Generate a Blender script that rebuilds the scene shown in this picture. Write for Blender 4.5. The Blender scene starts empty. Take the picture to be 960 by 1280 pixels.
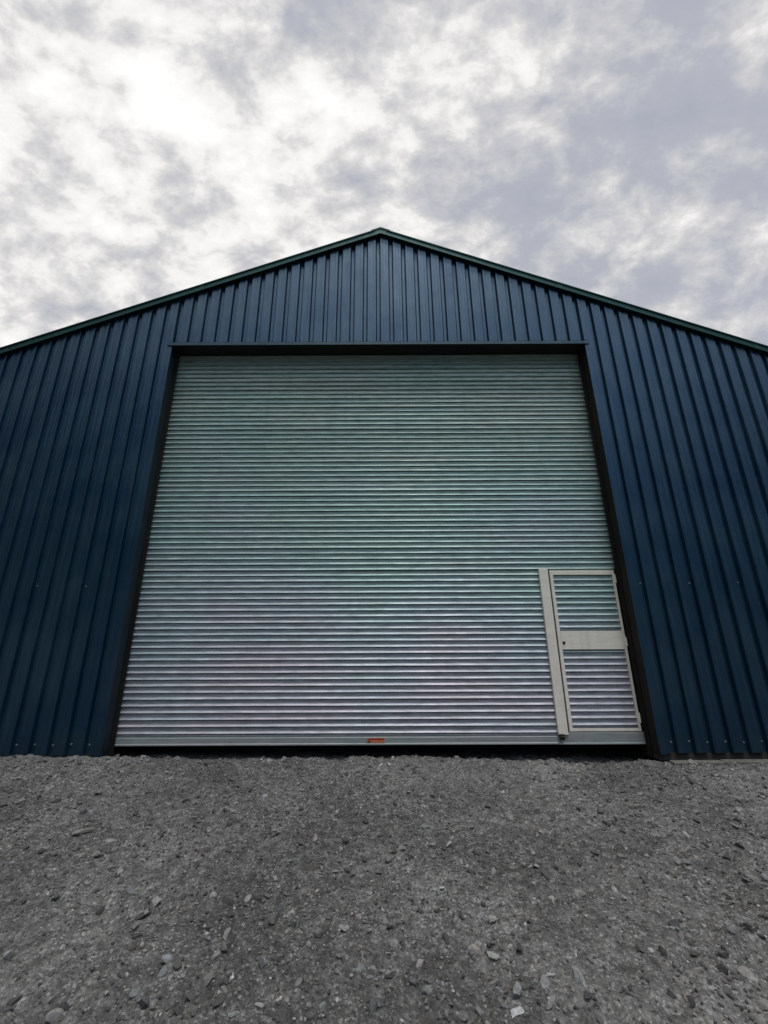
import bpy, math, random
import numpy as np
from mathutils import Matrix, Vector, Euler

rng = np.random.default_rng(7)
random.seed(7)
scene = bpy.context.scene
col = scene.collection
R = math.radians

# ------------------------------------------------------------------ camera
PITCH = math.atan(500 / 1640)
cam_d = bpy.data.cameras.new('camera')
cam = bpy.data.objects.new('camera', cam_d)
col.objects.link(cam)
cam_d.sensor_fit = 'HORIZONTAL'
cam_d.sensor_width = 36.0
cam_d.lens = 36.0 * 500 / 960
cam_d.shift_x = 6 / 960
cam_d.clip_start = 0.05
cam_d.clip_end = 3000
cam.matrix_world = (Matrix.Translation((0, -5.25, 1.37)) @ Matrix.Rotation(R(90) + PITCH, 4, 'X')
                    @ Matrix.Rotation(R(-0.25), 4, 'Z'))
scene.camera = cam

# ------------------------------------------------------------------ light
SUN_EL, SUN_AZ = R(72), R(160)          # azimuth clockwise from +Y (north); 180 = behind the camera
world = bpy.data.worlds.new('World')
scene.world = world
world.use_nodes = True
nt = world.node_tree
nt.nodes.clear()


def N(tree, typ, **kw):
    n = tree.nodes.new(typ)
    for k, v in kw.items():
        if k.startswith('i_'):
            key = k[2:]
            key = int(key) if key.isdigit() else key.replace('_', ' ')
            n.inputs[key].default_value = v
        else:
            setattr(n, k, v)
    return n


def L(tree, a, b):
    tree.links.new(a, b)


def math_node(tree, op, a, b=None, clamp=False):
    n = tree.nodes.new('ShaderNodeMath')
    n.operation = op
    n.use_clamp = clamp
    for i, v in enumerate((a, b)):
        if v is None:
            continue
        if isinstance(v, (int, float)):
            n.inputs[i].default_value = v
        else:
            tree.links.new(v, n.inputs[i])
    return n.outputs[0]


def ramp(tree, fac, stops):
    n = tree.nodes.new('ShaderNodeValToRGB')
    tree.links.new(fac, n.inputs[0])
    cr = n.color_ramp
    cr.elements[0].position, cr.elements[0].color = stops[0][0], (*stops[0][1], 1)
    cr.elements[1].position, cr.elements[1].color = stops[-1][0], (*stops[-1][1], 1)
    for p, c in stops[1:-1]:
        e = cr.elements.new(p)
        e.color = (*c, 1)
    return n.outputs[0]


def mixc(tree, fac, a, b, mode='MIX'):
    n = tree.nodes.new('ShaderNodeMix')
    n.data_type = 'RGBA'
    n.blend_type = mode
    n.clamp_factor = True
    for s, v in ((n.inputs[0], fac), (n.inputs[6], a), (n.inputs[7], b)):
        if isinstance(v, (int, float)):
            s.default_value = v
        elif isinstance(v, tuple):
            s.default_value = (*v, 1)
        else:
            tree.links.new(v, s)
    return n.outputs[2]


sky = N(nt, 'ShaderNodeTexSky', sky_type='NISHITA', sun_disc=False)
sky.sun_elevation = SUN_EL
sky.sun_rotation = SUN_AZ
sky.air_density = 1.0
sky.dust_density = 2.0
bg_sky = N(nt, 'ShaderNodeBackground')
bg_sky.inputs[1].default_value = 0.10
L(nt, sky.outputs[0], bg_sky.inputs[0])
tc = N(nt, 'ShaderNodeTexCoord')
sep = N(nt, 'ShaderNodeSeparateXYZ')
L(nt, tc.outputs['Generated'], sep.inputs[0])
zc = math_node(nt, 'MAXIMUM', sep.outputs[2], 0.03)
zc = math_node(nt, 'ADD', zc, 0.45)
u = math_node(nt, 'DIVIDE', sep.outputs[0], zc)
v = math_node(nt, 'DIVIDE', sep.outputs[1], zc)
cmb = N(nt, 'ShaderNodeCombineXYZ')
L(nt, u, cmb.inputs[0]); L(nt, v, cmb.inputs[1])
mp = N(nt, 'ShaderNodeMapping')
mp.inputs['Rotation'].default_value = (R(20), R(38), R(25))
mp.inputs['Scale'].default_value = (0.8, 1.35, 1.35)
mp.inputs['Location'].default_value = (3.1, 1.7, 0.0)
L(nt, tc.outputs['Generated'], mp.inputs[0])
n1 = N(nt, 'ShaderNodeTexNoise', i_Scale=9.0, i_Detail=12.0, i_Roughness=0.60, i_Distortion=0.15)
L(nt, mp.outputs[0], n1.inputs['Vector'])
n2 = N(nt, 'ShaderNodeTexNoise', i_Scale=3.0, i_Detail=3.0, i_Roughness=0.5)
L(nt, mp.outputs[0], n2.inputs['Vector'])
f1 = math_node(nt, 'MULTIPLY', n1.outputs[0], 0.72)
f2 = math_node(nt, 'MULTIPLY', n2.outputs[0], 0.38)
fs = math_node(nt, 'ADD', f1, f2)
# a greyer bank of cloud towards the upper right of the shed
bank = math_node(nt, 'MULTIPLY', sep.outputs[0], -0.06)
fs = math_node(nt, 'ADD', fs, bank)
dk = N(nt, 'ShaderNodeVectorMath', operation='DOT_PRODUCT')
dk.inputs[1].default_value = (0.56, 0.52, 0.645)
L(nt, tc.outputs['Generated'], dk.inputs[0])
mk = N(nt, 'ShaderNodeMapRange', interpolation_type='SMOOTHSTEP')
mk.inputs[1].default_value = 0.90; mk.inputs[2].default_value = 0.985
mk.inputs[3].default_value = 0.0; mk.inputs[4].default_value = -0.10
L(nt, dk.outputs['Value'], mk.inputs[0])
fs = math_node(nt, 'ADD', fs, mk.outputs[0])
fs = math_node(nt, 'ADD', fs, 0.008)
cloud = ramp(nt, fs, [(0.42, (0.46, 0.47, 0.52)), (0.50, (0.57, 0.57, 0.59)),
                      (0.545, (0.70, 0.69, 0.69)), (0.58, (0.83, 0.82, 0.81)), (0.66, (0.95, 0.94, 0.93))])
# the overcast is thinner, so brighter, towards the hidden sun; thicker low on the other side
dotn = N(nt, 'ShaderNodeVectorMath', operation='DOT_PRODUCT')
sv = Vector((math.sin(R(128)) * math.cos(R(25)), math.cos(R(128)) * math.cos(R(25)), math.sin(R(25))))
dotn.inputs[1].default_value = sv
L(nt, tc.outputs['Generated'], dotn.inputs[0])
mr = N(nt, 'ShaderNodeMapRange')
mr.inputs[1].default_value = -0.3; mr.inputs[2].default_value = 0.95
mr.inputs[3].default_value = 0.0; mr.inputs[4].default_value = 1.0
L(nt, dotn.outputs['Value'], mr.inputs[0])
south = math_node(nt, 'MULTIPLY', sep.outputs[1], -1.6, clamp=True)       # 0 ahead, 1 behind the camera
thick = ramp(nt, mr.outputs[0], [(0.0, (0.04, 0.06, 0.09)), (0.45, (0.18, 0.23, 0.29)), (1.0, (1.15, 1.35, 1.6))])
low = ramp(nt, sep.outputs[2], [(0.0, (0.22, 0.25, 0.30)), (0.40, (0.40, 0.43, 0.47)), (0.80, (2.0, 2.0, 1.95))])
thick = mixc(nt, 1.0, thick, low, 'MULTIPLY')
thick = mixc(nt, ramp(nt, sep.outputs[2], [(0.5, (0.0,) * 3), (0.85, (1.0,) * 3)]), thick, (1.7, 1.7, 1.7))
thin = mixc(nt, south, (1.0, 1.0, 1.0), thick)
cloud = mixc(nt, 1.0, cloud, thin, 'MULTIPLY')
# murk towards the horizon all round
murk = ramp(nt, sep.outputs[2], [(0.0, (0.28, 0.30, 0.33)), (0.25, (0.45, 0.47, 0.50)), (0.46, (1.0, 1.0, 1.0))])
cloud = mixc(nt, 1.0, cloud, murk, 'MULTIPLY')
bg_cl = N(nt, 'ShaderNodeBackground')
L(nt, cloud, bg_cl.inputs[0])
mixs = N(nt, 'ShaderNodeMixShader')
cover = ramp(nt, fs, [(0.30, (0.75,) * 3), (0.5, (1.0,) * 3)])
L(nt, cover, mixs.inputs[0])
L(nt, bg_sky.outputs[0], mixs.inputs[1]); L(nt, bg_cl.outputs[0], mixs.inputs[2])
wo = N(nt, 'ShaderNodeOutputWorld')
L(nt, mixs.outputs[0], wo.inputs[0])

sun_d = bpy.data.lights.new('sun', 'SUN')
sun_d.energy = 1.3
sun_d.angle = R(14)
sun_d.color = (1.0, 0.96, 0.90)
sun = bpy.data.objects.new('sun', sun_d)
col.objects.link(sun)
d = Vector((math.sin(SUN_AZ) * math.cos(SUN_EL), math.cos(SUN_AZ) * math.cos(SUN_EL), math.sin(SUN_EL)))
sun.rotation_euler = d.to_track_quat('Z', 'Y').to_euler()
sun.location = d * 40

vs = scene.view_settings
vs.view_transform = 'Standard'
vs.look = 'None'
vs.exposure = 0.1
vs.gamma = 1.0
vs.use_curve_mapping = False


# ------------------------------------------------------------------ materials
def new_mat(name):
    m = bpy.data.materials.new(name)
    m.use_nodes = True
    t = m.node_tree
    b = t.nodes['Principled BSDF']
    return m, t, b


def coords(t, scale=(1, 1, 1), loc=(0, 0, 0), kind='Object'):
    c = N(t, 'ShaderNodeTexCoord')
    m = N(t, 'ShaderNodeMapping')
    m.inputs['Scale'].default_value = scale
    m.inputs['Location'].default_value = loc
    L(t, c.outputs[kind], m.inputs[0])
    return m.outputs[0]


def noise(t, vec, scale, detail=4, rough=0.55, dist=0.0):
    n = N(t, 'ShaderNodeTexNoise', i_Scale=scale, i_Detail=detail, i_Roughness=rough, i_Distortion=dist)
    L(t, vec, n.inputs['Vector'])
    return n.outputs[0]


def bump(t, b, h, strength, dist=0.01, prev=None):
    n = N(t, 'ShaderNodeBump')
    n.inputs['Strength'].default_value = strength
    n.inputs['Distance'].default_value = dist
    L(t, h, n.inputs['Height'])
    if prev is not None:
        L(t, prev, n.inputs['Normal'])
    L(t, n.outputs[0], b.inputs['Normal'])
    return n.outputs[0]


def mat_paint(name, base, chalk, metallic, rough, spec=0.5, dirt=0.5, coat=0.0):
    m, t, b = new_mat(name)
    b.inputs['Coat Weight'].default_value = coat
    b.inputs['Coat Roughness'].default_value = 0.22
    vs_ = coords(t, (9, 9, 0.55))
    streak = noise(t, vs_, 2.2, 6, 0.6, 0.3)
    vb = coords(t, (1, 1, 1))
    blot = noise(t, vb, 1.3, 5, 0.6)
    s = math_node(t, 'MULTIPLY', streak, blot)
    c = ramp(t, s, [(0.17, base), (0.36, chalk)])
    sp = noise(t, vb, 46, 3, 0.7)
    spm = ramp(t, sp, [(0.60, (0, 0, 0)), (0.74, (1, 1, 1))])
    spf = math_node(t, 'MULTIPLY', spm, 0.25 * dirt)
    c = mixc(t, spf, c, (0.10, 0.105, 0.10))
    # splash-back of mud from the yard along the foot of the wall
    sp2 = N(t, 'ShaderNodeSeparateXYZ')
    cc = N(t, 'ShaderNodeTexCoord')
    L(t, cc.outputs['Object'], sp2.inputs[0])
    hh = math_node(t, 'MULTIPLY', sp2.outputs[2], -2.6)
    hh = math_node(t, 'ADD', hh, 0.75)
    nn = noise(t, coords(t, (5, 5, 1.5)), 3.0, 6, 0.65)
    hh = math_node(t, 'MULTIPLY', math_node(t, 'MAXIMUM', hh, 0.0), nn, clamp=True)
    c = mixc(t, math_node(t, 'MULTIPLY', hh, dirt), c, (0.035, 0.033, 0.028))
    L(t, c, b.inputs['Base Color'])
    b.inputs['Metallic'].default_value = metallic
    r = N(t, 'ShaderNodeMapRange')
    r.inputs[3].default_value = rough - 0.07
    r.inputs[4].default_value = rough + 0.16
    L(t, blot, r.inputs[0]); L(t, r.outputs[0], b.inputs['Roughness'])
    b.inputs['Specular IOR Level'].default_value = spec
    w = noise(t, coords(t, (2.5, 1, 0.8)), 2.0, 2, 0.4)
    p = bump(t, b, w, 0.6, 0.02)
    g = noise(t, vb, 300, 2, 0.5)
    bump(t, b, g, 0.12, 0.001, p)
    return m


M_BLUE = mat_paint('blue_coated_steel', (0.001, 0.038, 0.090), (0.016, 0.062, 0.105), 0.65, 0.30, 0.8, coat=0.38)
M_TRIM = mat_paint('green_blue_trim_steel', (0.004, 0.046, 0.044), (0.010, 0.066, 0.062), 0.6, 0.45)
M_FLASH = mat_paint('blue_flashing_steel', (0.014, 0.048, 0.080), (0.030, 0.075, 0.105), 0.25, 0.38)
M_GUIDE = mat_paint('dark_guide_steel', (0.008, 0.0075, 0.006), (0.016, 0.015, 0.012), 0.0, 0.6, 0.3)
M_NAVY = mat_paint('dark_navy_reveal_steel', (0.003, 0.010, 0.018), (0.006, 0.018, 0.028), 0.0, 0.5, 0.4)
M_ROOF = mat_paint('dark_roof_steel', (0.014, 0.03, 0.034), (0.03, 0.05, 0.055), 0.1, 0.5)


def mat_zinc(name, lo, hi, metallic, rough, tint_amt=1.0):
    m, t, b = new_mat(name)
    v0 = coords(t)
    # broad tint patches, mauve grey lower down turning greenish grey higher up
    big = noise(t, coords(t, (0.42, 0.42, 0.55), (1.3, 0, 4.2)), 1.0, 3, 0.5)
    hz = N(t, 'ShaderNodeSeparateXYZ')
    cc = N(t, 'ShaderNodeTexCoord')
    L(t, cc.outputs['Object'], hz.inputs[0])
    hgt = math_node(t, 'MULTIPLY', hz.outputs[2], 0.11)
    f = math_node(t, 'ADD', math_node(t, 'MULTIPLY', big, 0.9), hgt)
    tint = ramp(t, f, [(0.46, (0.90, 0.87, 1.0)), (0.62, (0.76, 0.90, 1.0)),
                       (0.80, (0.66, 0.92, 0.91)), (1.0, (0.72, 0.93, 0.88))])
    rust = noise(t, coords(t, (0.25, 1, 9)), 1.6, 4, 0.6)
    tin2 = ramp(t, rust, [(0.35, (0.86, 0.97, 0.95)), (0.5, (1, 1, 1)), (0.68, (1.0, 0.95, 0.93))])
    tint = mixc(t, 1.0, tint, tin2, 'MULTIPLY')
    tint = mixc(t, tint_amt, (1.0, 1.0, 1.0), tint)
    grey = ramp(t, noise(t, coords(t, (2.0, 2, 14)), 2.6, 6, 0.65), [(0.3, lo), (0.7, hi)])
    c = mixc(t, 1.0, grey, tint, 'MULTIPLY')
    spk = ramp(t, noise(t, v0, 30, 4, 0.7), [(0.62, (0, 0, 0)), (0.75, (1, 1, 1))])
    c = mixc(t, math_node(t, 'MULTIPLY', spk, 0.35), c, (0.10, 0.095, 0.085))
    drip = ramp(t, noise(t, coords(t, (7, 7, 0.35)), 1.7, 6, 0.62, 0.4), [(0.50, (0, 0, 0)), (0.72, (1, 1, 1))])
    c = mixc(t, math_node(t, 'MULTIPLY', drip, 0.16), c, (0.17, 0.165, 0.15))
    scr = ramp(t, noise(t, coords(t, (0.9, 1, 26)), 4.0, 8, 0.7), [(0.60, (0, 0, 0)), (0.70, (1, 1, 1))])
    c = mixc(t, math_node(t, 'MULTIPLY', scr, 0.28), c, (0.14, 0.15, 0.15))
    L(t, c, b.inputs['Base Color'])
    b.inputs['Metallic'].default_value = metallic
    r = N(t, 'ShaderNodeMapRange')
    r.inputs[3].default_value = rough - 0.08
    r.inputs[4].default_value = rough + 0.14
    L(t, noise(t, coords(t, (1, 1, 6)), 3, 4), r.inputs[0])
    L(t, r.outputs[0], b.inputs['Roughness'])
    p = bump(t, b, noise(t, coords(t, (1.2, 1, 5)), 2.2, 3), 0.25, 0.01)
    bump(t, b, noise(t, v0, 160, 3), 0.10, 0.001, p)
    return m


M_SLAT = mat_zinc('weathered_galvanised_slats', (0.30, 0.31, 0.31), (0.56, 0.57, 0.57), 0.35, 0.48)
M_RAIL = mat_zinc('weathered_galvanised_rail', (0.26, 0.29, 0.275), (0.36, 0.39, 0.37), 0.2, 0.5, 0.8)
M_CREAM = mat_zinc('pale_grey_beige_painted_steel', (0.72, 0.68, 0.60), (0.84, 0.80, 0.72), 0.0, 0.5, 0.12)


def mat_plain(name, c0, c1, rough, metallic=0.0, scale=12, bmp=0.2):
    m, t, b = new_mat(name)
    n = noise(t, coords(t), scale, 6, 0.65)
    L(t, ramp(t, n, [(0.3, c0), (0.7, c1)]), b.inputs['Base Color'])
    b.inputs['Roughness'].default_value = rough
    b.inputs['Metallic'].default_value = metallic
    bump(t, b, n, bmp, 0.01)
    return m


M_DARKM = mat_plain('dark_iron', (0.02, 0.02, 0.02), (0.05, 0.048, 0.045), 0.55, 0.6, 40)
M_SCREW = mat_plain('zinc_screw', (0.25, 0.26, 0.26), (0.4, 0.4, 0.4), 0.4, 0.5, 60)
M_ORANGE = mat_plain('faded_orange_label', (0.42, 0.10, 0.045), (0.60, 0.20, 0.10), 0.5, 0, 60)
M_RED = mat_plain('dark_red_label_band', (0.22, 0.035, 0.02), (0.32, 0.06, 0.035), 0.5, 0, 60)
M_CONC = mat_plain('weathered_concrete', (0.07, 0.07, 0.062), (0.17, 0.168, 0.155), 0.9, 0, 9, 0.6)
M_INSIDE = mat_plain('dark_inside_lining', (0.02, 0.02, 0.02), (0.04, 0.04, 0.04), 0.9)


# gravel yard
def mat_ground():
    m, t, b = new_mat('dusty_grey_gravel')
    v0 = coords(t)
    a = noise(t, v0, 0.8, 6, 0.6)
    f = noise(t, v0, 14, 8, 0.7)
    g = noise(t, v0, 90, 5, 0.75)
    s = math_node(t, 'ADD', math_node(t, 'MULTIPLY', a, 0.35), math_node(t, 'MULTIPLY', f, 0.45))
    s = math_node(t, 'ADD', s, math_node(t, 'MULTIPLY', g, 0.30))
    c = ramp(t, s, [(0.40, (0.030, 0.030, 0.029)), (0.52, (0.100, 0.100, 0.098)), (0.63, (0.22, 0.219, 0.215))])
    vo = N(t, 'ShaderNodeTexVoronoi', i_Scale=85.0)
    L(t, v0, vo.inputs['Vector'])
    vc = N(t, 'ShaderNodeSeparateColor')
    L(t, vo.outputs['Color'], vc.inputs[0])
    k = ramp(t, vc.outputs[0], [(0.0, (0.62,) * 3), (0.8, (1.1,) * 3), (0.97, (1.9,) * 3)])
    c = mixc(t, 0.8, c, mixc(t, 1.0, c, k, 'MULTIPLY'))
    L(t, c, b.inputs['Base Color'])
    b.inputs['Roughness'].default_value = 0.92
    b.inputs['Specular IOR Level'].default_value = 0.25
    inv = math_node(t, 'SUBTRACT', 1.0, vo.outputs['Distance'])
    p = bump(t, b, inv, 0.55, 0.012)
    p = bump(t, b, f, 0.6, 0.03, p)
    bump(t, b, g, 0.5, 0.008, p)
    return m


def mat_stone():
    m, t, b = new_mat('broken_grey_stone')
    at = N(t, 'ShaderNodeAttribute', attribute_name='tone')
    v0 = coords(t)
    n = noise(t, v0, 60, 6, 0.7)
    k = ramp(t, n, [(0.3, (0.6,) * 3), (0.7, (1.3,) * 3)])
    c = mixc(t, 1.0, at.outputs['Color'], k, 'MULTIPLY')
    L(t, c, b.inputs['Base Color'])
    b.inputs['Roughness'].default_value = 0.85
    b.inputs['Specular IOR Level'].default_value = 0.3
    bump(t, b, n, 0.5, 0.006)
    return m


M_GROUND = mat_ground()
M_STONE = mat_stone()
M_HILL = mat_plain('dark_added_hillside', (0.02, 0.035, 0.015), (0.06, 0.075, 0.035), 0.95, 0, 0.15, 0.5)


# ------------------------------------------------------------------ mesh helpers
class MB:
    def __init__(self):
        self.v, self.f = [], []

    def add(self, verts, faces):
        o = len(self.v)
        self.v += [tuple(p) for p in verts]
        self.f += [tuple(i + o for i in f) for f in faces]

    def box(self, x0, x1, y0, y1, z0, z1):
        v = [(x0, y0, z0), (x1, y0, z0), (x1, y1, z0), (x0, y1, z0), (x0, y0, z1), (x1, y0, z1), (x1, y1, z1), (x0, y1, z1)]
        self.add(v, [(0, 3, 2, 1), (4, 5, 6, 7), (0, 1, 5, 4), (1, 2, 6, 5), (2, 3, 7, 6), (3, 0, 4, 7)])

    def cyl(self, c, axis, r, h, n=12, r2=None):
        r2 = r if r2 is None else r2
        a = Vector(axis).normalized()
        q = a.to_track_quat('Z', 'Y')
        v = []
        for k, (rr, hh) in enumerate(((r, 0), (r2, h))):
            for i in range(n):
                an = 2 * math.pi * i / n
                v.append(Vector(c) + q @ Vector((rr * math.cos(an), rr * math.sin(an), hh)))
        f = [(i, (i + 1) % n, n + (i + 1) % n, n + i) for i in range(n)]
        f += [tuple(range(n))[::-1], tuple(range(n, 2 * n))]
        self.add(v, f)

    def extrude(self, poly, vec):
        """closed polygon (list of 3-D points) swept along vec"""
        n = len(poly)
        v = [Vector(p) for p in poly] + [Vector(p) + Vector(vec) for p in poly]
        f = [tuple(range(n))[::-1], tuple(range(n, 2 * n))]
        f += [(i, (i + 1) % n, n + (i + 1) % n, n + i) for i in range(n)]
        self.add(v, f)

    def build(self, name, mat, parent=None, bevel=0.0, smooth=False, fix=True):
        me = bpy.data.meshes.new(name)
        me.from_pydata(self.v, [], self.f)
        me.materials.append(mat)
        me.update()
        if fix:
            import bmesh
            bm = bmesh.new(); bm.from_mesh(me)
            bmesh.ops.recalc_face_normals(bm, faces=bm.faces)
            bm.to_mesh(me); bm.free()
        o = bpy.data.objects.new(name, me)
        col.objects.link(o)
        if parent is not None:
            o.parent = parent
        if bevel:
            b = o.modifiers.new('bevel', 'BEVEL')
            b.width = bevel; b.segments = 2; b.limit_method = 'ANGLE'; b.angle_limit = R(40)
        if smooth:
            for p in me.polygons:
                p.use_smooth = True
        return o


def tag(o, label=None, cat=None, group=None, kind=None):
    for k, v_ in (('label', label), ('category', cat), ('group', group), ('kind', kind)):
        if v_:
            o[k] = v_
    return o


# value noise in numpy for the terrain
def vnoise(x, y, seed=0):
    xi, yi = np.floor(x).astype(np.int64), np.floor(y).astype(np.int64)
    xf, yf = x - xi, y - yi
    xf = xf * xf * (3 - 2 * xf); yf = yf * yf * (3 - 2 * yf)

    def h(a, b):
        n = (a * 374761393 + b * 668265263 + seed * 974634777) & 0x7fffffff
        n = ((n ^ (n >> 13)) * 1274126177) & 0x7fffffff
        return ((n ^ (n >> 16)) & 0xffff) / 65535.0
    a, b, c, d_ = h(xi, yi), h(xi + 1, yi), h(xi, yi + 1), h(xi + 1, yi + 1)
    return (a * (1 - xf) + b * xf) * (1 - yf) + (c * (1 - xf) + d_ * xf) * yf


def fbm(x, y, seed, octs=4, gain=0.5):
    s, a, f, t_ = 0, 1.0, 1.0, 0
    for k in range(octs):
        s = s + a * (vnoise(x * f, y * f, seed + k) - 0.5)
        t_ += a; a *= gain; f *= 2.03
    return s / t_


def ground_h(x, y):
    x = np.asarray(x, float); y = np.asarray(y, float)
    near = np.exp(-np.maximum(np.hypot(x, y + 3) - 9, 0) / 12)
    h = 0.10 * fbm(x * 0.45, y * 0.45, 3, 3) + near * (0.065 * fbm(x * 2.1, y * 2.1, 11, 4, 0.6) + 0.075 * fbm(x * 9, y * 13, 21, 3, 0.75))
    h = h - 0.09 * np.clip((y - 0.03) / 0.06, 0, 1) * (y < 30)
    h = h - 0.05 / (1 + np.exp(-(x - 2.6) * 2.0)) - 0.004
    return h


# ------------------------------------------------------------------ ground
def axis(lo, hi, step, far):
    a = np.arange(lo, hi + 1e-6, step)
    out = []
    s, p = step, hi
    while p < far:
        s *= 1.25; p += s; out.append(p)
    inn = []
    s, p = step, lo
    while p > -far:
        s *= 1.25; p -= s; inn.append(p)
    return np.array(inn[::-1] + list(a) + out)


xs, ys = axis(-6.2, 6.2, 0.022, 900), axis(-5.2, 0.8, 0.018, 900)
X, Y = np.meshgrid(xs, ys)
Z = ground_h(X, Y)
nx, ny = len(xs), len(ys)
verts = np.stack([X.ravel(), Y.ravel(), Z.ravel()], 1)
idx = np.arange(nx * ny).reshape(ny, nx)
quads = np.stack([idx[:-1, :-1].ravel(), idx[:-1, 1:].ravel(), idx[1:, 1:].ravel(), idx[1:, :-1].ravel()], 1)


def np_mesh(name, verts, faces, mat, smooth=True):
    me = bpy.data.meshes.new(name)
    k = faces.shape[1]
    me.vertices.add(len(verts)); me.vertices.foreach_set('co', verts.astype(np.float32).ravel())
    me.loops.add(faces.size); me.loops.foreach_set('vertex_index', faces.astype(np.int32).ravel())
    me.polygons.add(len(faces))
    me.polygons.foreach_set('loop_start', (np.arange(len(faces)) * k).astype(np.int32))
    me.polygons.foreach_set('loop_total', np.full(len(faces), k, np.int32))
    me.update(calc_edges=True)
    me.polygons.foreach_set('use_smooth', np.full(len(faces), smooth))
    me.materials.append(mat)
    o = bpy.data.objects.new(name, me)
    col.objects.link(o)
    return o


ground = np_mesh('ground', verts, quads, M_GROUND)
tag(ground, kind='structure')

# unseen hillside added behind the camera, higher at left, to darken the lower cladding
hv, hf = [], []
nA = 90
for i in range(nA + 1):
    az = R(70) + R(220) * i / nA            # clockwise from +Y: right round behind the camera to the left
    w = i / nA
    el = 4.5 + 18.0 * min(1, max(0, (w - 0.42) / 0.35)) + 2.0 * float(fbm(np.array(i * 0.35), np.array(0.5), 5, 4))
    for (r_, k) in ((70, 0), (95, 0.45), (120, 0.85), (140, 1.0), (200, 0.7)):
        z_ = math.tan(R(el)) * 140 * k + (3 * float(fbm(np.array(i * 0.5), np.array(r_ * 0.05), 9, 3)) if k else -2)
        hv.append((math.sin(az) * r_, math.cos(az) * r_, z_))
for i in range(nA):
    for k in range(4):
        a = i * 5 + k
        hf.append((a, a + 5, a + 6, a + 1))
mb = MB(); mb.add(hv, hf)
tag(mb.build('added_hills', M_HILL, smooth=True), kind='structure')

# ------------------------------------------------------------------ the shed
shed = bpy.data.objects.new('steel_shed', None)
shed.location = (0, 0, 0)
col.objects.link(shed)
tag(shed, 'dark blue corrugated steel shed with low gable roof and big roller shutter', 'shed')

APX, APZ, SL = 0.045, 8.075, 0.414       # apex and roof slope
HALF = 8.3
DEPTH = 22.0
OX, OZ = 3.245, 5.72                   # opening half-width and head
PITCHR = 0.2137                        # rib pitch of the cladding
RD = 0.044                             # rib depth


def roof_z(x):
    return APZ - SL * abs(x - APX)


def rib_profile(x0, x1, step_breaks=True):
    """(x, y) points of the trapezoidal sheet, crowns at y=0, grooves at y=+RD"""
    pts = [(x0, None)]
    k0, k1 = int(math.floor(x0 / PITCHR)) - 1, int(math.ceil(x1 / PITCHR)) + 1
    for k in range(k0, k1 + 1):
        c = k * PITCHR
        for dx, y in ((-0.042, 0.0), (-0.038, 0.004), (-0.023, RD - 0.002), (-0.019, RD), (0.019, RD), (0.023, RD - 0.002), (0.038, 0.004), (0.042, 0.0),
                      (PITCHR / 2 - 0.030, 0.0), (PITCHR / 2 - 0.024, 0.0022), (PITCHR / 2 + 0.024, 0.0022), (PITCHR / 2 + 0.030, 0.0)):
            pts.append((c + dx, y))
    pts.append((x1, None))
    pts = [p for p in pts if x0 <= p[0] <= x1]
    pts.sort()

    def yat(x):
        k = round(x / PITCHR); dx = abs(x - k * PITCHR)
        if dx <= 0.021: return RD
        if dx >= 0.040: return 0.0
        return RD * (0.040 - dx) / 0.019
    return [(x, yat(x) if y is None else y) for x, y in pts]


def cladding(mb, x0, x1, zb, zt_fn, y_off=0.0, thick=0.0012):
    prof = rib_profile(x0, x1)
    if x0 < APX < x1:
        k = [i for i, p in enumerate(prof) if p[0] < APX][-1]
        (xa, ya), (xb, yb) = prof[k], prof[k + 1]
        prof.insert(k + 1, (APX, ya + (yb - ya) * (APX - xa) / (xb - xa)))
    v, f = [], []
    n = len(prof)
    for (x, y) in prof:
        v.append((x, y + y_off, zb)); v.append((x, y + y_off, zt_fn(x)))
    for i in range(n - 1):
        f.append((2 * i, 2 * i + 2, 2 * i + 3, 2 * i + 1))
    # the sheet's own thickness, seen at its lower edge
    o = len(v)
    for (x, y) in prof:
        v.append((x, y + y_off + 0.004, zb)); v.append((x, y + y_off + 0.004, zt_fn(x)))
    for i in range(n - 1):
        f.append((o + 2 * i, o + 2 * i + 1, o + 2 * i + 3, o + 2 * i + 2))
        f.append((2 * i, o + 2 * i, o + 2 * i + 2, 2 * i + 2))
    mb.add(v, f)


TOPGAP = 0.06
mb = MB()
cladding(mb, -HALF, -OX - 0.005, 0.035, lambda x: roof_z(x) - TOPGAP)
cladding(mb, OX + 0.005, HALF, 0.035, lambda x: roof_z(x) - TOPGAP)
cladding(mb, -OX + 0.0, OX, OZ + 0.05, lambda x: roof_z(x) - TOPGAP)
front = mb.build('front_wall', M_BLUE, shed, fix=False)

# lining behind the gable cladding so that no light comes through, and side and back walls
mb = MB()
mb.box(-HALF + 0.02, -OX - 0.01, 0.045, 0.33, -0.05, 4.6)
mb.box(OX + 0.01, HALF - 0.02, 0.045, 0.33, -0.05, 4.6)
g = [(-HALF + 0.02, 0.045, 4.6), (-OX - 0.01, 0.045, 4.6), (-OX - 0.01, 0.045, OZ + 0.03), (OX + 0.01, 0.045, OZ + 0.03), (OX + 0.01, 0.045, 4.6),
     (HALF - 0.02, 0.045, 4.6), (HALF - 0.02, 0.045, roof_z(HALF - 0.02) - 0.02), (APX, 0.045, APZ - 0.02), (-HALF + 0.02, 0.045, roof_z(-HALF + 0.02) - 0.02)]
mb.extrude(g, (0, 0.285, 0))
mb.build('wall_lining', M_INSIDE, shed, fix=True)

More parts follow.
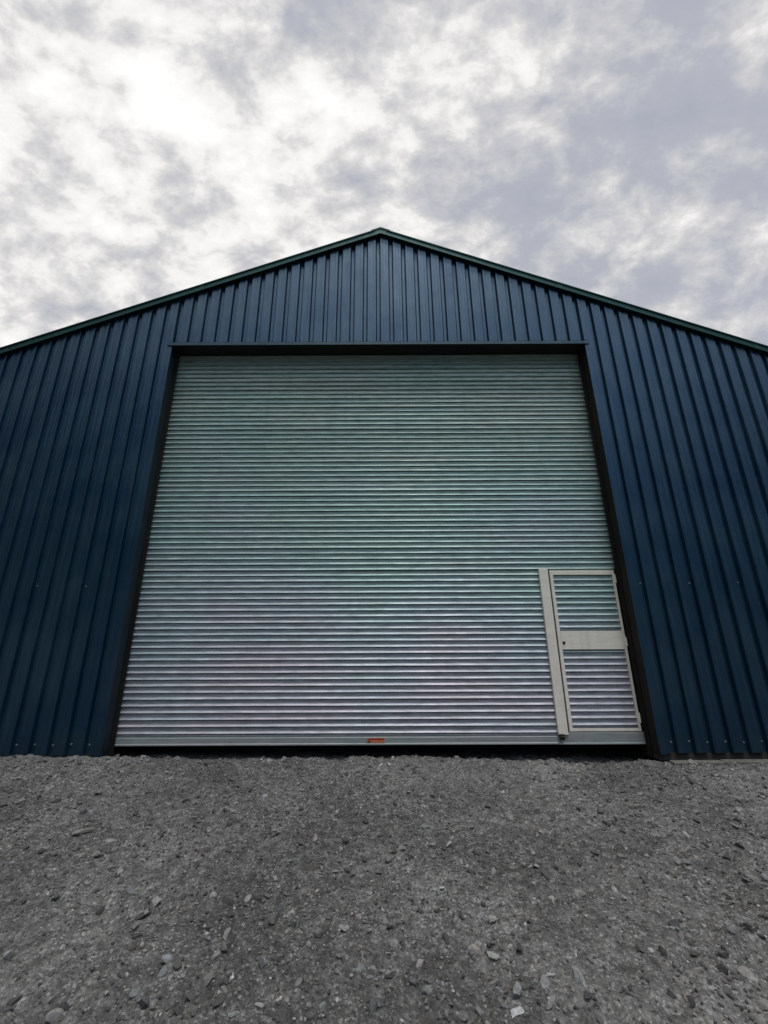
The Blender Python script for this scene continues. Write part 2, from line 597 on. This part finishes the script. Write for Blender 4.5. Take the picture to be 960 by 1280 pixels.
for s in (-1, 1):
    mb = MB()
    n = int(DEPTH / PITCHR)
    ztop = roof_z(s * HALF) - 0.03
    v, f = [], []
    pr = rib_profile(0.06, DEPTH)
    for (y, dpt) in pr:
        xx = s * (HALF - dpt)
        v.append((xx, y, 0.035)); v.append((xx, y, ztop))
    for i in range(len(pr) - 1):
        f.append((2 * i, 2 * i + 2, 2 * i + 3, 2 * i + 1))
    mb.add(v, f)
    mb.box(min(s * (HALF - 0.2), s * (HALF - 0.05)), max(s * (HALF - 0.2), s * (HALF - 0.05)), 0.34, DEPTH, -0.05, ztop - 0.02)
    mb.build('side_wall', M_BLUE, shed, fix=False)
mb = MB()
mb.extrude([(-HALF, DEPTH, -0.05), (HALF, DEPTH, -0.05), (HALF, DEPTH, roof_z(HALF) - 0.03), (APX, DEPTH, APZ - 0.03), (-HALF, DEPTH, roof_z(-HALF) - 0.03)], (0, 0.1, 0))
mb.build('back_wall', M_BLUE, shed)

# roof sheets
for s in (-1, 1):
    xe = s * (HALF + 0.18)
    mb = MB()
    dz = 0.03
    ze = roof_z(xe)
    a, b = (APX, APZ), (xe, ze)
    mb.extrude([(a[0], -0.03, a[1] - dz), (b[0], -0.03, b[1] - dz), (b[0], -0.03, b[1] + 0.01), (a[0], -0.03, a[1] + 0.01)], (0, DEPTH + 0.16, 0))
    mb.build('roof', M_ROOF, shed)

# verge trim: L-shaped flashing, one run up each side, with laps
for s in (-1, 1):
    xe = s * (HALF + 0.2)
    mb = MB()

    def sheet(dz_top, dz_bot, y0, y1, x_a, x_b):
        za, zb_ = roof_z(x_a), roof_z(x_b)
        mb.extrude([(x_a, y0, za + dz_top), (x_b, y0, zb_ + dz_top), (x_b, y0, zb_ + dz_bot), (x_a, y0, za + dz_bot)], (0, y1 - y0, 0))
    xa = APX
    sheet(0.028, -0.078, -0.042, -0.036, xa, xe)           # hanging face
    sheet(0.034, 0.016, -0.056, 0.22, xa, xe)              # top flange with its turned nose
    sheet(-0.075, -0.086, -0.052, -0.034, xa, xe)          # stiffening lip at the foot
    # sheet laps every 3 m
    k = 1
    while 2.9 * k < HALF:
        x1_ = APX + s * 2.9 * k
        sheet(0.030, -0.079, -0.045, -0.0425, x1_, x1_ + s * 0.07)
        k += 1
    mb.build('verge_trim', M_TRIM, shed)
mb = MB()
for s in (-1, 1):
    w_ = 0.10
    mb.extrude([(APX, -0.0475, APZ + 0.037), (APX + s * w_, -0.0475, APZ + 0.037 - SL * w_), (APX + s * w_, -0.0475, APZ - 0.078 - SL * w_), (APX, -0.0475, APZ - 0.078)], (0, 0.004, 0))
mb.extrude([(APX - 0.16, -0.06, APZ + 0.037 - SL * .16), (APX, -0.06, APZ + 0.037), (APX + 0.16, -0.06, APZ + 0.037 - SL * .16), (APX + 0.16, -0.06, APZ + 0.042 - SL * .16), (APX, -0.06, APZ + 0.042), (APX - 0.16, -0.06, APZ + 0.042 - SL * .16)], (0, DEPTH + 0.2, 0))
mb.build('ridge_cap', M_TRIM, shed)

# head flashing over the opening with its drip edge, running a little past both jambs
mb = MB()
HX0, HX1 = -3.30, 3.295
mb.box(HX0, HX1, -0.012, -0.008, OZ - 0.002, OZ + 0.050)         # upstand face
mb.extrude([(HX0, -0.008, OZ + 0.052), (HX0, 0.033, OZ + 0.058), (HX0, 0.033, OZ + 0.062), (HX0, -0.012, OZ + 0.054)], (HX1 - HX0, 0, 0))
mb.box(HX0 - 0.01, HX1 + 0.01, -0.024, -0.0125, OZ - 0.010, OZ + 0.006)   # drip lip
mb.build('head_flashing', M_FLASH, shed)
mb = MB()
mb.box(-OX - 0.004, OX + 0.004, -0.008, 0.36, OZ - 0.006, OZ + 0.002)
mb.build('soffit_flashing', M_GUIDE, shed)

# corner flashings: flat face on the wall, return into the reveal
for s in (-1, 1):
    mb = MB()
    a, b = sorted((s * (OX - 0.003), s * (OX + 0.072)))
    mb.box(a, b, -0.007, -0.003, 0.02, OZ - 0.003)
    mb.build('corner_flashing', M_BLUE, shed)
    mb = MB()
    a, b = sorted((s * (OX - 0.003), s * (OX + 0.001)))
    mb.box(a, b, -0.003, 0.33, 0.02, OZ - 0.008)
    mb.build('reveal_lining', M_NAVY if s < 0 else M_GUIDE, shed)

# guide channels of the shutter
for s in (-1, 1):
    mb = MB()
    a, b = sorted((s * 3.214, s * (OX - 0.005)))
    mb.box(a, b, 0.186, 0.200, -0.05, OZ - 0.008)
    a3, b3 = sorted((s * 3.228, s * (OX - 0.006)))
    mb.box(a3, b3, 0.150, 0.1855, -0.05, OZ - 0.01)
    mb.box(a, b, 0.300, 0.315, -0.05, OZ - 0.008)
    mb.build('guide_rail', M_GUIDE, shed, bevel=0.0015)

# concrete footing strips that show under the cladding
for s in (-1, 1):
    mb = MB()
    x = OX + 0.10
    while x < HALF:
        L_ = random.uniform(0.5, 1.1)
        x2 = min(x + L_, HALF)
        a, b = sorted((s * x, s * x2))
        mb.box(a, b, -0.055 - random.uniform(0, 0.03), 0.04, -0.2, 0.012 - 0.05 * (s > 0) + random.uniform(-0.012, 0.012))
        x = x2 + 0.004
    mb.build('footing', M_CONC, shed, bevel=0.012)

# screws of the cladding, in the grooves
sb = MB()
sb.cyl((0, 0, 0), (0, -1, 0), 0.010, 0.002, 12)
sb.cyl((0, -0.002, 0), (0, -1, 0), 0.0065, 0.005, 6)
screw = sb.build('screw', M_SCREW, front)
first = True
for s in (-1, 1):
    for k in range(16, 26):
        for z in (0.14, 1.99):
            if z > 1 and (k * 5 + (s > 0)) % 3:
                continue
            if (k * 7 + int(z * 3) + (s > 0)) % 11 == 0:
                continue
            o = screw if first else screw.copy()
            if not first:
                col.objects.link(o)
            first = False
            o.parent = front
            o.location = (s * k * PITCHR, RD - 0.001, z + random.uniform(-0.008, 0.008))
            o.rotation_euler = (0, random.uniform(0, 1), 0)
for k in range(-15, 16):
    o = screw.copy(); col.objects.link(o); o.parent = front
    o.location = (k * PITCHR, RD - 0.001, OZ + 0.085); o.rotation_euler = (0, random.uniform(0, 1), 0)

# ------------------------------------------------------------------ roller shutter
P, Z0 = 0.07582, 0.229          # slat pitch and height of the lowest lip
YD = 0.158                      # plane of the slat backs
WX0, WX1, WZ1 = 2.135, 3.168, 2.215


def slat_profile(z_lip):
    """curved lath, from the top hook down to the lip: (outward depth, z)"""
    return [(-0.006, z_lip + P - 0.0045), (-0.005, z_lip + P - 0.0110), (0.0055, z_lip + P - 0.0150), (0.0070, z_lip + P - 0.020), (0.0066, z_lip + P * 0.66),
            (0.0048, z_lip + P * 0.50), (0.0050, z_lip + P * 0.40), (0.0075, z_lip + P * 0.29), (0.0135, z_lip + P * 0.17),
            (0.0225, z_lip + P * 0.07), (0.0250, z_lip + 0.000), (0.0210, z_lip - 0.0032), (0.009, z_lip - 0.0044), (-0.006, z_lip - 0.0045)]


def slat_sheet(mb, x0, x1, zlo, zhi, y_base, seed=0, nseg=None, jit=0.0017):
    """laths between heights zlo and zhi as one curtain"""
    nseg = nseg or max(2, int((x1 - x0) / 0.32))
    k0 = int(math.floor((zlo - Z0) / P)); k1 = int(math.ceil((zhi - Z0) / P))
    xsn = np.linspace(x0, x1, nseg + 1)
    for k in range(k0, k1 + 1):
        zl = Z0 + k * P
        prof = [p for p in slat_profile(zl)]
        pp = [(d_, min(max(z, zlo), zhi)) for d_, z in prof]
        if max(p[1] for p in pp) - min(p[1] for p in pp) < 1e-5:
            continue
        w = jit * np.cumsum(rng.normal(0, 0.45, nseg + 1)); w = w - np.linspace(w[0], w[-1], nseg + 1)
        tilt = rng.normal(0, 0.0013)
        v, f = [], []
        m = len(pp)
        for i, x in enumerate(xsn):
            for (d_, z) in pp:
                v.append((x, y_base - d_ - float(w[i]) - tilt * (0.5 if d_ > 0.01 else -0.5), z + float(w[i]) * 0.6))
        for i in range(nseg):
            for j in range(m - 1):
                a = i * m + j
                f.append((a, a + 1, a + m + 1, a + m))
        mb.add(v, f)


mb = MB()
slat_sheet(mb, -3.19, WX0 + 0.01, 0.205, WZ1 - 0.02, YD)
slat_sheet(mb, -3.19, 3.19, WZ1 - 0.02, OZ + 0.04, YD)
mb.box(-3.19, WX0 + 0.01, YD + 0.0075, YD + 0.0105, 0.2, OZ + 0.04)
mb.box(WX0 + 0.011, 3.19, YD + 0.0075, YD + 0.0105, WZ1 - 0.02, OZ + 0.04)
curtain = mb.build('roller_shutter', M_SLAT, shed, smooth=True, fix=False)
ea = curtain.modifiers.new('split', 'EDGE_SPLIT'); ea.split_angle = R(50)
tag(curtain, 'wide galvanised slatted curtain, greenish above and mauve below')

# bottom rail of the curtain
mb = MB()
yb = 0.145
prof = [(yb, 0.208), (yb - 0.006, 0.203), (yb - 0.008, 0.185), (yb - 0.012, 0.180), (yb - 0.012, 0.122), (yb - 0.020, 0.116), (yb - 0.020, 0.101),
        (yb + 0.02, 0.101), (yb + 0.02, 0.208)]
mb.extrude([(-3.185, y, z) for y, z in prof], (3.185 + WX0, 0, 0))
prof2 = [(yb - 0.004, 0.228), (yb - 0.016, 0.222), (yb - 0.018, 0.118), (yb - 0.024, 0.113), (yb - 0.024, 0.099), (yb + 0.02, 0.099), (yb + 0.02, 0.228)]
mb.extrude([(WX0 + 0.001, y, z) for y, z in prof2], (3.185 - WX0 - 0.001, 0, 0))
rail = mb.build('bottom_rail', M_RAIL, curtain, bevel=0.002)
tag(rail, 'plain grey green rail along the foot of the shutter')

# small orange label plate on the rail
mb = MB(); mb.box(-0.158, 0.052, yb - 0.0165, yb - 0.0125, 0.124, 0.176)
lab = mb.build('warning_label', M_ORANGE, curtain, bevel=0.001)
tag(lab, 'small faded orange label plate')
mb = MB(); mb.box(-0.150, 0.046, yb - 0.0185, yb - 0.0168, 0.160, 0.174)
mb.build('label_band', M_RED, curtain)
mb = MB()
mb.box(-0.148, -0.12, yb - 0.0180, yb - 0.0168, 0.133, 0.146)
mb.build('label_mark', M_DARKM, curtain)

# ------------------------------------------------------------------ wicket door in the shutter
wick = bpy.data.objects.new('wicket_door', None)
wick.location = (0, 0, 0)
col.objects.link(wick); wick.parent = shed
tag(wick, 'narrow personnel door with pale frame and mid panel, set into the shutter')
YF = 0.128                        # face plane of the leaf frame
LX0, LX1, LZ0, LZ1 = 2.283, 3.150, 0.236, 2.180
mb = MB()                         # fixed post left of the leaf
px = [(2.137, 0.112), (2.137, 0.106), (2.255, 0.106), (2.255, 0.150), (2.137, 0.150)]
mb.extrude([(x, y, 0.206) for x, y in px], (0, 0, 2.200 - 0.206))
o = mb.build('door_post', M_CREAM, wick, bevel=0.003)
tag(o, 'broad flat pale post on the left of the door')
# thin leaf frame
mb = MB()
mb.box(LX0, LX0 + 0.042, YF, YF + 0.030, LZ0, LZ1)
mb.box(LX1 - 0.030, LX1, YF, YF + 0.030, LZ0, LZ1)
mb.box(LX0 + 0.0425, LX1 - 0.0305, YF + 0.001, YF + 0.030, LZ1 - 0.062, LZ1 - 0.001)
mb.box(LX0 + 0.0425, LX1 - 0.0305, YF + 0.001, YF + 0.030, LZ0 + 0.001, LZ0 + 0.034)
mb.build('door_frame', M_CREAM, wick, bevel=0.002)
# head and threshold rebates, dark gap round the leaf
mb = MB()
mb.box(2.2555, 3.168, 0.170, 0.185, 0.21, WZ1)
mb.box(2.2555, 2.270, 0.140, 0.168, 0.21, WZ1)
mb.box(2.136, 3.168, 0.146, 0.168, 2.203, 2.215)
mb.build('door_rebate', M_DARKM, wick)
mb = MB(); mb.box(2.257, 3.166, 0.140, 0.1455, 2.186, 2.206)
mb.build('door_header', M_RAIL, wick)
for (za, zb_) in ((LZ0 + 0.034, 1.166), (1.400, LZ1 - 0.062)):
    mb = MB()
    slat_sheet(mb, LX0 + 0.043, LX1 - 0.031, za, zb_, YF + 0.030, nseg=3, jit=0.0004)
    mb.box(LX0 + 0.043, LX1 - 0.031, YF + 0.0375, YF + 0.0395, za, zb_)
    o = mb.build('slat_panel', M_SLAT, wick, smooth=True, fix=False)
    es = o.modifiers.new('split', 'EDGE_SPLIT'); es.split_angle = R(50)
mb = MB()
mb.box(LX0 + 0.043, LX1 - 0.031, YF - 0.002, YF + 0.03, 1.170, 1.396)
mb.build('lock_panel', M_CREAM, wick, bevel=0.003)
mb = MB()
mb.cyl((2.352, YF - 0.002, 1.252), (0, -1, 0), 0.019, 0.004, 20)
mb.cyl((2.352, YF - 0.006, 1.252), (0, -1, 0), 0.012, 0.006, 16)
mb.box(2.350, 2.354, YF - 0.0135, YF - 0.0121, 1.244, 1.260)
mb.build('keyhole', M_DARKM, wick)
for z in (0.33, 1.21, 2.01):
    mb = MB()
    mb.cyl((LX1 + 0.002, YF - 0.005, z), (0, 0, 1), 0.007, 0.11, 12)
    mb.box(LX1 - 0.026, LX1 - 0.004, YF - 0.003, YF - 0.001, z + 0.005, z + 0.105)
    mb.build('hinge', M_CREAM, wick, smooth=False)
mb = MB()
mb.box(2.140, 2.200, 0.098, 0.106, 0.150, 0.215)
mb.cyl((2.150, 0.090, 0.188), (1, 0, 0), 0.009, 0.055, 10)
mb.cyl((2.196, 0.092, 0.170), (0, -1, 0), 0.007, 0.010, 8)
mb.build('bolt', M_DARKM, wick, bevel=0.002)


# the curtain hangs a hand's breadth further back in the opening
KS = 1.0167
for o in (curtain, wick):
    o.scale = (KS, 1, KS)
    o.location = (0, 0.09, 1.37 * (1 - KS))

# ------------------------------------------------------------------ stones
def ico(sub=2):
    import bmesh
    bm = bmesh.new()
    bmesh.ops.create_icosphere(bm, subdivisions=sub, radius=1)
    v = np.array([p.co[:] for p in bm.verts]); f = np.array([[q.index for q in fc.verts] for fc in bm.faces])
    bm.free()
    return v, f


IV, IF = ico()


def rock_variant():
    """angular stone: a sphere cut by random planes"""
    v = IV.copy()
    for _ in range(rng.integers(7, 12)):
        n = rng.normal(size=3); n /= np.linalg.norm(n)
        dd = rng.uniform(0.32, 0.72)
        pr_ = v @ n
        over = pr_ > dd
        v[over] -= np.outer(pr_[over] - dd, n)
    v += rng.normal(0, 0.02, v.shape)
    return v


VAR = [rock_variant() for _ in range(24)]
IV1, IF1 = ico(1)
VAR1 = [IV1 * rng.uniform(0.6, 1.15, (len(IV1), 1)) for _ in range(16)]


def rot_mats(n, maxtilt):
    out = np.zeros((n, 3, 3))
    for i in range(n):
        e = Euler((rng.normal(0, maxtilt), rng.normal(0, maxtilt), rng.uniform(0, 6.283)))
        out[i] = np.array(e.to_matrix())
    return out


def scatter(name, n, xr, yr, smin, smax, power, IV, IF, VAR, sink=0.2):
    x = rng.uniform(*xr, n); y = rng.uniform(*yr, n)
    keep = rng.uniform(0, 1, n) < np.clip(0.60 + 2.4 * fbm(x * 0.9, y * 0.9, 41, 3), 0.08, 1)
    # none inside the building line
    keep &= ~((y > -0.03) & (np.abs(x) > 3.1))
    x, y = x[keep], y[keep]
    n = len(x)
    s = smin + (smax - smin) * rng.uniform(0, 1, n) ** power
    h = ground_h(x, y)
    rm = rot_mats(n, 0.25)
    asp = np.stack([rng.uniform(0.7, 1.35, n), rng.uniform(0.6, 1.0, n), rng.uniform(0.35, 0.8, n)], 1)
    vi = rng.integers(0, len(VAR), n)
    nv = len(IV)
    V = np.zeros((n, nv, 3))
    for i in range(n):
        V[i] = (VAR[vi[i]] * asp[i] * s[i]) @ rm[i].T
    V[:, :, 0] += x[:, None]; V[:, :, 1] += y[:, None]
    V[:, :, 2] += (h + s * asp[:, 2] * sink)[:, None]
    F = (IF[None] + (np.arange(n) * nv)[:, None, None]).reshape(-1, 3)
    o = np_mesh(name, V.reshape(-1, 3), F, M_STONE, smooth=False)
    tone = 0.06 + 0.20 * rng.uniform(0, 1, n) ** 1.6
    pale = rng.uniform(0, 1, n) > 0.95
    tone[pale] = rng.uniform(0.22, 0.42, pale.sum())
    warm = rng.normal(0, 0.03, n)
    c = np.stack([tone * (1 + warm), tone, tone * (1 - warm), np.ones(n)], 1)
    ca = o.data.color_attributes.new('tone', 'FLOAT_COLOR', 'POINT')
    ca.data.foreach_set('color', np.repeat(c, nv, 0).astype(np.float32).ravel())
    return o


g1 = scatter('gravel', 22000, (-6.0, 6.0), (-4.6, 0.2), 0.006, 0.037, 3.9, IV, IF, VAR, 0.22)
g2 = scatter('grit', 90000, (-5.6, 5.6), (-4.3, 0.1), 0.003, 0.012, 1.7, IV1, IF1, VAR1, 0.35)
tag(g2, 'fine grey grit and chippings covering the yard', kind='stuff')
tag(g1, 'loose broken grey stones strewn over the yard', kind='stuff')

# a few larger stones one can pick out
big = [
    ((-2.12, -1.86), (0.075, 0.040, 0.020), 0.5, 0.20, 'long flat pale grey stone out in the gravel, well left of the shutter middle'),
    ((3.50, -0.14), (0.050, 0.045, 0.050), 0.3, 0.22, 'pale upright stone against the wall foot right of the shutter'),
    ((-3.46, -0.16), (0.045, 0.035, 0.040), 1.0, 0.16, 'small grey stone at the wall foot left of the shutter'),
    ((-2.16, -0.62), (0.040, 0.030, 0.030), 2.0, 0.34, 'small whitish stone just in front of the shutter towards its left end'),
    ((1.98, -1.32), (0.045, 0.032, 0.022), 0.9, 0.15, 'flat grey stone in the gravel in front of the wicket door'),
]
for (pos, sc_, rz, tone, lab_) in big:
    v = rock_variant()
    hz_ = float(ground_h(pos[0], pos[1]))
    mbs = MB()
    mbs.add([tuple(p) for p in v * np.array(sc_)], [tuple(int(q) for q in f_) for f_ in IF])
    o = mbs.build('stone', M_STONE)
    ca = o.data.color_attributes.new('tone', 'FLOAT_COLOR', 'POINT')
    ca.data.foreach_set('color', np.tile([tone, tone, tone * 0.95, 1.0], len(v)).astype(np.float32))
    o.location = (pos[0], pos[1], hz_ + sc_[2] * 0.35)
    o.rotation_euler = (0.1, -0.08, rz)
    bv = o.modifiers.new('bevel', 'BEVEL'); bv.width = 0.002
    tag(o, lab_, 'stone', 'larger stones lying in the yard')
